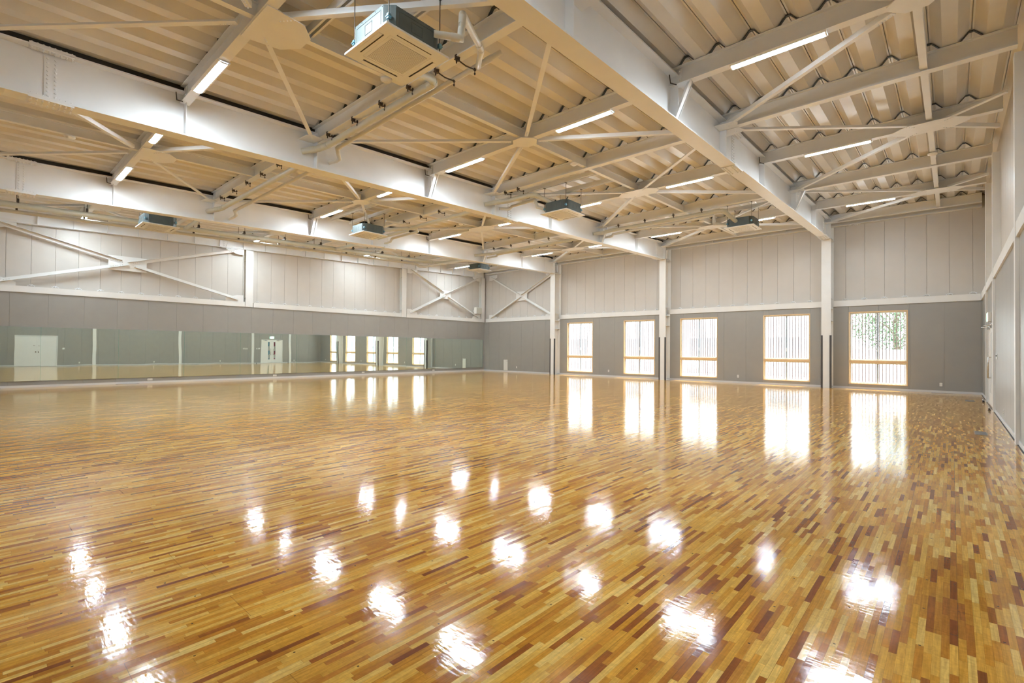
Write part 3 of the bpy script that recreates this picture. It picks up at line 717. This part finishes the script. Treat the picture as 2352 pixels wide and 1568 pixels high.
for i, y in enumerate([-7.22, -7.08, -6.94]):
    plate('wall_controller', (W, y, 1.33), '-x', .12, .12, 'white control plate with dark display, '+['farthest from', 'middle of three near', 'nearest to'][i]+' the white post by double door', 'controller', 'control', 'control plates by the post')
for i, (y, w_) in enumerate([(-6.16, .05), (-6.04, .06), (-5.93, .11)]):
    plate('light_switch', (W, y, 1.33), '-x', w_, .12, 'white switch plate beside the slit double door, '+['narrow one by the post', 'middle one', 'wide one nearest the door'][i], 'switch', 'switch', 'switches beside the door')
plate('light_switch', (W, -19.1, 1.24), '-x', .12, .12, 'square white switch beside the plain double door', 'switch', 'switch')
root = empty('access_panel', (1.97, 0, .08)); tag(root, 'narrow white access panel low on the grey window wall near the corner', 'panel')
part(MB().box(1.81, 2.14, -.03, 0, .09, .76), 'panel_case', 'plastic', root, .004); part(MB().box(1.83, 2.12, -.036, -.03, .11, .70), 'panel_door', 'plastic', root, .002); part(MB().box(2.08, 2.11, -.042, -.036, .66, .69), 'panel_knob', 'slot', root)
root = empty('wall_speaker', (.1, -.75, 3.72)); tag(root, 'grey white wall speaker box by the corner post above the rail', 'speaker')
part(MB().box(.03, .26, -1.0, -.50, 3.72, 4.14), 'speaker_case', 'plastic', root, .01); part(MB().box(.26, .268, -.98, -.52, 3.74, 4.12), 'speaker_grille', 'pipe', root); part(MB().box(-.19, .03, -.82, -.68, 3.86, 4.0), 'speaker_bracket', 'steel', root)
# floor plates and door stops
for nm, (x0, x1, y0, y1), lb in (('floor_hatch', (23.45, 23.62, -11.32, -10.82), 'grey metal floor hatch near the door wall, nearest the camera'), ('floor_hatch', (23.44, 23.66, -3.55, -2.95), 'grey metal floor hatch in the far right corner'),
        ('floor_hatch', (22.62, 23.2, -.32, -.16), 'thin grey floor grille along the window wall, right end'), ('floor_hatch', (.05, .16, -19.3, -18.6), 'thin grey floor grille under the mirrors'), ('floor_hatch', (.05, .2, -22.75, -22.25), 'grey floor hatch under the mirrors at the left frame edge')):
    root = empty(nm, ((x0+x1)/2, (y0+y1)/2, 0)); tag(root, lb, 'floor hatch', 'metal plates in the floor')
    part(MB().box(x0, x1, y0, y1, 0, .003), 'hatch_rim', 'chrome', root); part(MB().box(x0+.012, x1-.012, y0+.012, y1-.012, .003, .0045), 'hatch_lid', 'floorplate', root)
for i, (x, y) in enumerate([(23.83, -3.42), (23.84, -6.16)]):
    root = empty('door_stop', (x, y, 0)); tag(root, 'small black floor door stop, '+['far side of the slit door', 'near side of the slit door'][i], 'door stop', 'door stops')
    part(MB().lathe((x, y, 0), [(.03, 0), (.03, .01), (.022, .014), (.022, .05)], 14), 'stop_post', 'black', root); part(MB().lathe((x, y, .05), [(.026, 0), (.026, .02), (.018, .028)], 14), 'stop_cap', 'chrome', root)

# ------------------------------------------------------------------ tube lights
LL = 1.32
def make_light():
    root = empty('tube_light')
    mb = MB(); mb.prism([(-LL/2, -.075, 0), (-LL/2, .075, 0), (-LL/2, .098, -.012), (-LL/2, .064, -.034), (-LL/2, -.064, -.034), (-LL/2, -.098, -.012)], (LL, 0, 0)); mb.build('housing', 'panelw', root)
    mb = MB(); mb.prism([(-LL/2+.02, .060*math.cos(math.pi*k/8), -.030-.018*math.sin(math.pi*k/8)) for k in range(9)], (LL-.04, 0, 0)); mb.build('diffuser', 'lamp', root)
    for s_ in (-1, 1):
        mb = MB(); mb.prism([(s_*(LL/2-.02), .066*math.cos(math.pi*k/8), -.022-.030*math.sin(math.pi*k/8)) for k in range(9)], (s_*.02, 0, 0)); mb.build('end_cap', 'panelw', root)
    return root
proto = None
for li, ri in enumerate(LR):
    for bi in range(4):
        if bi == 0: xs_ = (1.45, 4.7)
        elif bi == 3: xs_ = (21.18,)
        else: xs_ = (GX[bi-1]+1.43, GX[bi-1]+4.95)
        for k, x in enumerate(xs_):
            r = ROWS[ri]; loc = V((x, r, ZR(r, BB)-.002))
            if bi == 0 and k == 0 : loc.z -= 0
            if proto is None: proto = make_light(); o = proto; o.location = loc
            else: o = dup(proto, loc)
            pos = 'left of pair, ' if (k == 0 and len(xs_) > 1) else ('right of pair, ' if k == 1 else '')
            tag(o, f'lit white tube light, {pos}{ORD[li]} lamp row from windows, {BAYN[bi]}', 'light', 'tube lights under the cross beams')

# ------------------------------------------------------------------ ceiling air conditioners
def make_ac():
    root = empty('air_conditioner')
    h = .475
    mb = MB(); mb.prism([(-h, -h, 0), (h, -h, 0), (h, h, 0), (-h, h, 0)], (0, 0, .028)); p = mb.build('fascia', 'panelw', root, .006)
    g = MB(); g.box(-.27, .27, -.27, .27, -.004, .001); q = g.build('intake_grille', 'grille', p); q['label'] = 'grey square intake grille'
    f = MB()
    for z in (0,):
        for s_ in (-1, 1): f.box(s_*.31-.004, s_*.31+.004, -.31, .31, -.003, .001); f.box(-.31, .31, s_*.31-.004, s_*.31+.004, -.003, .001)
    f.build('grille_rim', 'panelw', p)
    for k in range(4):
        c, s_ = math.cos(k*math.pi/2), math.sin(k*math.pi/2)
        R = lambda x, y: (x*c-y*s_, x*s_+y*c)
        sl = MB(); sl.prism([(*R(-.26, .365), -.002), (*R(.26, .365), -.002), (*R(.26, .385), -.002), (*R(-.26, .385), -.002)], (0, 0, .004)); sl.build('air_slot', 'slot', p)
        fl = MB(); fl.prism([(*R(-.26, .386), -.006), (*R(.26, .386), -.006), (*R(.26, .435), -.002), (*R(-.26, .435), -.002)], (0, 0, .005)); fl.build('flap', 'panelw', p)
    a, cch = .42, .11
    oct_ = [(a, -a+cch), (a, a-cch), (a-cch, a), (-a+cch, a), (-a, a-cch), (-a, -a+cch), (-a+cch, -a), (a-cch, -a)]
    mb = MB(); mb.prism([(x, y, .028) for x, y in oct_], (0, 0, .29)); b_ = mb.build('casing', 'galv', root, .004); b_['label'] = 'bare galvanised steel casing'
    rb = MB()
    for k in range(4):
        c, s_ = math.cos(k*math.pi/2), math.sin(k*math.pi/2)
        R = lambda u, z, d=.004: V((u*c-(-a-d)*s_*1.0, u*s_+(-a-d)*c, z)) if False else V((u*c+(a+d)*s_, u*s_-(a+d)*c, z))
        n = R(0, 0, 1)-R(0, 0, 0)
        for (u0, z0, u1, z1) in ((-.27, .07, .27, .07), (-.27, .27, .27, .27), (-.27, .07, -.27, .27), (.27, .07, .27, .27), (-.08, .11, .08, .11), (-.08, .23, .08, .23), (-.08, .11, -.08, .23), (.08, .11, .08, .23)):
            p0, p1 = R(u0, z0, 0), R(u1, z1, 0); d = (p1-p0).normalized(); rb.bar(p0, p1, d.cross(n.normalized()), n.normalized(), -.004, .004, 0, .004)
        for u in (-.3, -.15, .15, .3): rb.bolt(R(u, .30, 0), n, .007, .006)
    rb.build('casing_ribs', 'galv', b_)
    for sx_, sy_ in ((1, 1), (1, -1), (-1, 1), (-1, -1)):
        br = MB(); x, y = sx_*.385, sy_*.385; br.box(x-.02, x+.02, y-.02, y+.02, .13, .19); br.box(x-.03, x+.03, y-.03, y+.03, .15, .16); q = br.build('hanger_bracket', 'blue', root); q['label'] = 'blue hanger bracket'
        rd = MB(); rd.tube([(sx_*.385, sy_*.385, .1), (sx_*.385, sy_*.385, .82)], .006, 6); rd.box(sx_*.385-.012, sx_*.385+.012, sy_*.385-.046, sy_*.385+.046, .769, .781); rd.build('hanger_rod', 'clamp', root)
    return root
ACS = [(17.84, -19.30, 5.745), (14.63, -11.28, 5.72), (17.84, -5.25, 5.755), (7.98, -13.66, 5.76), (4.3, -4.7, 5.77), (4.9, -19.1, 5.66)]
ACL = ['large nearest air conditioner in the third bay from mirrors', 'pipe at its side, middle of third bay', 'third bay, close to the window wall', 'ceiling air conditioner in the second bay from mirrors', 'far ceiling air conditioner over the mirror-side corner', 'ceiling air conditioner in mirror-side bay, nearest the camera']
acp = None
for (x, y, zr), lb in zip(ACS, ACL):
    loc = (x, y, ZR(y, zr))
    if acp is None: acp = make_ac(); o = acp; o.location = loc
    else: o = dup(acp, loc)
    tag(o, 'white cassette with bare steel casing, '+lb, 'air conditioner', 'ceiling air conditioners')
# channels the rods hang from
for (x, y, zr), lb in zip(ACS, ['nearest', 'middle third-bay', 'window-side third-bay', 'second-bay', 'far corner', 'mirror-side near']):
    bi = [i for i in range(4) if BAYS[i][0] < x < BAYS[i][1]][0]
    if x < MID[bi]: xa, xb = BX[bi][0], MID[bi]-.01
    else: xa, xb = MID[bi]+.01, BX[bi][1]
    for k, dy in enumerate((-.385, .385)):
        zt = ZR(y, zr)+.80; yy = y+dy
        mb = MB(); mb.box(xa, xb, yy-.05, yy-.044, zt-.02, zt+.1); mb.box(xa, xb, yy+.044, yy+.05, zt-.02, zt+.1); mb.box(xa, xb, yy-.044, yy-.02, zt-.02, zt-.014); mb.box(xa, xb, yy+.02, yy+.044, zt-.02, zt-.014); mb.box(xa, xb, yy-.044, yy+.044, zt+.094, zt+.1)
        o = mb.build('support_channel', 'steel'); tag(o, f'white slotted steel channel over the {lb} air conditioner, {["camera", "window"][k]} side', 'channel', 'channels over the air conditioners')

# ------------------------------------------------------------------ pipes
def pipe(nm, pts, r, mat, label, group, couplings=()):
    root = empty(nm, pts[0]); tag(root, label, 'pipe', group)
    part(MB().tube(pts, r, 16), 'pipe_run', mat, root)
    for i in couplings:
        a = V(pts[i]); m2 = MB()
        for b_ in (pts[i-1] if i > 0 else None, pts[i+1] if i < len(pts)-1 else None):
            if b_ is None: continue
            d = (V(b_)-a).normalized(); m2.tube([a+d*.02, a+d*min(.13, (V(b_)-a).length*.45)], r+.008, 16)
        part(m2, 'pipe_coupling', mat, root)
    return root
HANG = []
def P(x, y, zr): return (x, y, ZR(y, zr))
FR, TR = .064, .042
# row at y -17.42
pipe('refrigerant_pipe', [P(12.77, -18.22, 6.18), P(12.97, -17.99, 6.235), P(13.10, -17.85, 6.31), P(13.3, -17.83, 6.32), P(16.75, -17.83, 6.365), P(16.85, -17.95, 6.36), P(17.05, -18.75, 6.2), P(17.25, -18.92, 6.12)], FR, 'pipe', 'thick pale wrapped pipe near the nearest air conditioner, third bay', 'wrapped pipes', (1, 2, 4))
pipe('drain_pipe', [P(12.77, -17.60, 6.09), P(12.92, -17.50, 6.12), P(13.0, -17.48, 6.15), P(13.08, -17.57, 6.345), P(17.70, -17.58, 6.455), P(17.95, -17.46, 6.56)], TR, 'pipe2', 'thin ivory drain pipe with raised end, third bay, nearest the camera', 'drain pipes', (3, 4))
pipe('drain_pipe', [P(18.27, -19.05, 5.98), P(18.45, -18.75, 5.98), P(18.45, -18.72, 6.30), P(18.0, -17.95, 6.37), P(17.6, -17.62, 6.40), P(17.55, -17.58, 6.45)], .042, 'pipe2', 'ivory drain riser in a step beside the nearest air conditioner', 'drain pipes', (1, 2, 3))
pipe('refrigerant_pipe', [P(12.66, -17.84, 6.20), P(6.6, -17.84, 6.19), P(6.38, -17.93, 6.17), P(6.09, -18.1, 6.14)], FR, 'pipe', 'thick pale pipe, second bay, nearest the camera', 'wrapped pipes', (1, 2))
pipe('drain_pipe', [P(12.66, -17.55, 6.16), P(6.80, -17.55, 6.13), P(6.78, -17.50, 6.02), P(6.55, -17.48, 6.0), P(6.10, -17.48, 6.0)], TR, 'pipe2', 'thin ivory pipe, second bay, nearest the camera', 'drain pipes', (1, 2))
pipe('refrigerant_pipe', [P(6.05, -18.0, 6.13), P(2.80, -17.84, 6.18)], FR, 'pipe', 'thick branch pipe, mirror-side bay, nearest the camera', 'wrapped pipes', (1,))
# row at y -11.94
pipe('refrigerant_pipe', [P(12.77, -12.70, 6.12), P(12.98, -12.4, 6.2), P(13.18, -12.14, 6.25), P(14.0, -12.08, 6.27), P(14.15, -11.98, 6.27), P(14.45, -11.55, 6.06), P(14.52, -11.45, 6.02)], FR, 'pipe', 'thick pale pipe bending down to middle third-bay air conditioner', 'wrapped pipes', (1, 3, 4))
pipe('drain_pipe', [P(12.77, -12.05, 6.11), P(12.95, -11.8, 6.12), P(13.05, -11.75, 6.2), P(13.95, -11.75, 6.22), P(14.0, -11.7, 6.0), P(14.22, -11.5, 5.92)], .042, 'pipe2', 'thin ivory drain dropping to middle third-bay air conditioner', 'drain pipes', (3,))
pipe('refrigerant_pipe', [P(12.66, -12.05, 6.26), P(8.4, -12.05, 6.24), P(8.3, -12.12, 6.22), P(8.15, -13.1, 6.02), P(8.12, -13.22, 5.98)], FR, 'pipe', 'thick pale pipe leading to the second-bay air conditioner', 'wrapped pipes', (1, 2))
pipe('refrigerant_pipe', [P(8.1, -12.07, 6.2), P(6.12, -12.07, 6.18)], FR, 'pipe', 'short thick pipe beside the second-bay air conditioner', 'wrapped pipes', (0,))
pipe('drain_pipe', [P(6.10, -11.75, 6.02), P(6.5, -11.75, 6.03), P(6.6, -11.75, 6.14), P(8.3, -11.78, 6.15), P(8.35, -11.9, 6.3), P(8.35, -13.2, 6.3)], .042, 'pipe2', 'thin ivory drain stepping over to the second-bay air conditioner', 'drain pipes', (2, 3))
pipe('refrigerant_pipe', [P(6.05, -12.07, 6.13), P(2.80, -12.07, 6.18)], FR, 'pipe', 'thick branch pipe, mirror-side bay, middle row', 'wrapped pipes', (1,))
# row at y -6.45
pipe('refrigerant_pipe', [P(12.77, -6.75, 6.14), P(13.0, -6.4, 6.2), P(13.2, -6.17, 6.29), P(17.3, -6.15, 6.31), P(17.48, -6.08, 6.30), P(17.72, -5.75, 6.0), P(17.74, -5.62, 5.97)], FR, 'pipe', 'thick pale pipe bending to the window-side third-bay air conditioner', 'wrapped pipes', (1, 3, 4))
pipe('drain_pipe', [P(17.1, -5.93, 6.24), P(17.1, -5.9, 5.95), P(17.38, -5.55, 5.95)], .042, 'pipe2', 'thin ivory drain dropping to the window-side air conditioner', 'drain pipes', (1,))
pipe('drain_pipe', [P(12.76, -5.88, 6.12), P(13.1, -5.88, 6.13), P(13.15, -5.88, 6.2), P(17.1, -5.93, 6.24)], .042, 'pipe2', 'thin ivory drain beside the window-side thick pipe, third bay', 'drain pipes', (1,))
pipe('refrigerant_pipe', [P(12.66, -6.12, 6.21), P(6.62, -6.13, 6.21), P(6.38, -6.4, 6.18), P(6.09, -6.75, 6.11)], FR, 'pipe', 'thick pale pipe, second bay, row nearest the windows', 'wrapped pipes', (1,))
pipe('drain_pipe', [P(6.10, -5.88, 6.1), P(6.75, -5.88, 6.11), P(6.8, -5.88, 6.18), P(9.0, -5.88, 6.2)], .042, 'pipe2', 'short ivory drain at first girder, row nearest the windows', 'drain pipes', (2,))
pipe('refrigerant_pipe', [P(6.05, -6.12, 6.2), P(3.2, -6.12, 6.2), P(2.95, -6.2, 6.2), P(2.7, -6.5, 6.2)], FR, 'pipe', 'thick branch pipe, mirror-side bay, row nearest the windows', 'wrapped pipes', (1,))
# long mains along the mirror wall
pipe('refrigerant_pipe', [P(2.70, YB+.05, 6.2), P(2.70, -6.6, 6.2)], .085, 'pipe', 'long thick main pipe running along the mirror wall', 'wrapped pipes')
pipe('drain_pipe', [P(2.10, YB+.05, 6.12), P(2.10, -7.2, 6.12), P(2.12, -7.0, 6.0), P(2.3, -6.8, 5.985), P(5.9, -6.7, 5.97)], .055, 'pipe2', 'long thinner main pipe running along the mirror wall', 'drain pipes', (1, 2))
# hangers
def make_hanger(dy, drop):
    root = empty('pipe_hanger')
    mb = MB(); mb.box(-.02, .02, -.02, .05, -.05, .03); mb.box(-.035, .035, .03, .045, -.015, .01); mb.bolt((0, .0, -.05), (0, 0, -1), .014, .05); mb.tube([(-.05, .0, -.02), (.05, .0, -.02)], .008, 6); mb.build('beam_clamp', 'clamp', root)
    mb = MB(); mb.tube([(0, 0, -.03), (0, dy*.5, -.055), (0, dy, -.03)], .011, 6); mb.bolt((0, dy, -.045), (0, 0, 1), .022, .04); mb.build('hanger_arm', 'clamp', root)
    mb = MB(); mb.tube([(0, dy, -.03), (0, dy, -drop)], .007, 6); mb.bolt((0, dy, -drop*.85), (0, 0, -1), .016, .03); mb.build('hanger_rod', 'clamp', root)
    return root
hp = {}
def hanger(x, y, dy, drop, label):
    key = (dy, drop)
    loc = (x, y, ZR(y, BB)-.0)
    if key not in hp: hp[key] = make_hanger(dy, drop); o = hp[key]; o.location = loc
    else: o = dup(hp[key], loc)
    tag(o, label, 'pipe hanger', 'dark hangers holding the pipes')
for ri, nm_, lst in ((6, 'row nearest the camera', {2: (13.45, 14.45, 15.4, 16.25, 17.0, 17.5), 1: (6.95, 7.95, 8.95, 9.95, 10.95, 11.95)}), (4, 'middle row', {2: (13.35, 13.85), 1: (6.9, 8.3, 9.3, 10.3, 11.2)}), (2, 'row nearest the windows', {2: (13.6, 14.7, 15.8, 16.8), 1: (6.9, 8.0, 9.1, 10.2, 11.3)})):
    r = ROWS[ri]; dy = {6: .10, 4: .25, 2: .05}[ri]
    for bi, xs_ in lst.items():
        for k, x in enumerate(xs_):
            hanger(x, r-.06, dy if not (ri == 6 and bi == 2 and k > 3) else .39, .10, f'dark pipe hanger, {ORD[k]} from left, {nm_}, {BAYN[bi]}')
for k in range(11):
    y = -23.6+k*1.55
    root = empty('pipe_hanger', (2.7, y, ZR(y, 6.4))); tag(root, f'dark hanger over the long main pipe, {ORD[k]} from the left frame edge', 'pipe hanger', 'dark hangers holding the pipes')
    # trapeze: two rods from the deck and a bar the two mains hang under
    mb = MB(); mb.box(2.02, 2.80, y-.02, y+.02, ZR(y, 6.305), ZR(y, 6.335)); part(mb, 'trapeze_bar', 'clamp', root)
    for x in (2.08, 2.74): part(MB().tube([(x, y, ZR(y, 6.33)), (x, y, ZR(y, 6.76))], .008, 6), 'hanger_rod', 'clamp', root)
    mb = MB(); mb.box(2.66, 2.74, y-.025, y+.025, ZR(y, 6.28), ZR(y, 6.40)); mb.box(2.06, 2.14, y-.025, y+.025, ZR(y, 6.18), ZR(y, 6.34)); part(mb, 'hanger_clip', 'clamp', root)

# ------------------------------------------------------------------ smoke detectors
def make_det():
    root = empty('smoke_detector')
    MB().lathe((0, 0, -.075), [(.025, 0), (.055, .004), (.066, .02), (.092, .028), (.096, .055), (.086, .06)], 22).build('detector_head', 'plastic', root)
    MB().box(-.045, .045, -.02, .02, -.016, 0).build('detector_bracket', 'steel', root)
    return root
dp = None
for k, (x, y, lb) in enumerate([(16.15, -18.35, 'third bay, under the nearest air conditioner'), (9.40, -21.6, 'second bay, near the left frame edge'), (16.15, -12.9, 'third bay, middle of the roof'), (9.40, -10.6, 'second bay, middle of the roof'), (22.82, -7.4, 'door-side bay'), (16.15, -4.5, 'third bay, close to the windows'), (3.03, -10.4, 'mirror-side bay')]):
    loc = (x, y, ZR(y, 6.475))
    if dp is None: dp = make_det(); o = dp; o.location = loc
    else: o = dup(dp, loc)
    tag(o, 'round ivory smoke detector under a short joist, '+lb, 'smoke detector', 'smoke detectors under the joists')

# ------------------------------------------------------------------ outside
o = struct(MB().box(-20, 60, .62, 60, -.25, -.05).build('floor_outside', 'concrete'))
root = empty('neighbour_building', (6, 11, -.05)); tag(root, 'white neighbouring building with dark windows seen through the slats', 'building')
part(MB().box(-14, 17.6, 11, 18, -.05, 6.5), 'building_wall', 'outwall', root)
for x in (-6, -1, 4, 9.5, 14.5):
    part(MB().box(x, x+1.8, 10.94, 11, 1.0, 2.3), 'building_window', 'outwin', root)
o = MB().box(19.0, 32, 8.0, 8.2, -.05, 1.55).build('garden_wall', 'outwall'); tag(o, 'low white garden wall seen through the rightmost window', 'wall')
def foliage(mb, c, rad, n, leaf):
    for _ in range(n):
        while True:
            p = V((random.uniform(-1, 1), random.uniform(-1, 1), random.uniform(-1, 1)))
            if .25 < p.length < 1: break
        p = V(c)+V((p.x*rad[0], p.y*rad[1], p.z*rad[2]))
        a = V((random.gauss(0, 1), random.gauss(0, 1), random.gauss(0, 1))).normalized(); b_ = a.orthogonal().normalized(); s_ = leaf*random.uniform(.6, 1.3)
        mb.add([p-a*s_, p+b_*s_*.5, p+a*s_, p-b_*s_*.5], [(0, 1, 2, 3)])
for k, (x, y, h, rd, lb) in enumerate([(20.6, 15.5, 4.6, 2.6, 'broad green tree behind the low white wall, rightmost window'), (26.2, 16.5, 4.2, 2.4, 'green tree right of the broad tree, beyond the low wall')]):
    root = empty('garden_tree', (x, y, -.05)); tag(root, lb, 'tree', 'trees beyond the windows')
    t = MB(); t.tube([(x, y, -.05), (x+.06, y, 1.2), (x-.05, y+.05, h*.6), (x+.1, y, h)], .13, 8)
    for q in range(6):
        an = q*1.05; t.tube([(x, y, 1.6+q*.35), (x+math.cos(an)*rd*.5, y+math.sin(an)*rd*.5, 2.5+q*.4)], .045, 6)
    part(t, 'trunk', 'bark', root); f = MB(); foliage(f, (x, y, h*.78), (rd, rd*.8, h*.5), 5200, .085); q = part(f, 'foliage', 'leaf', root)
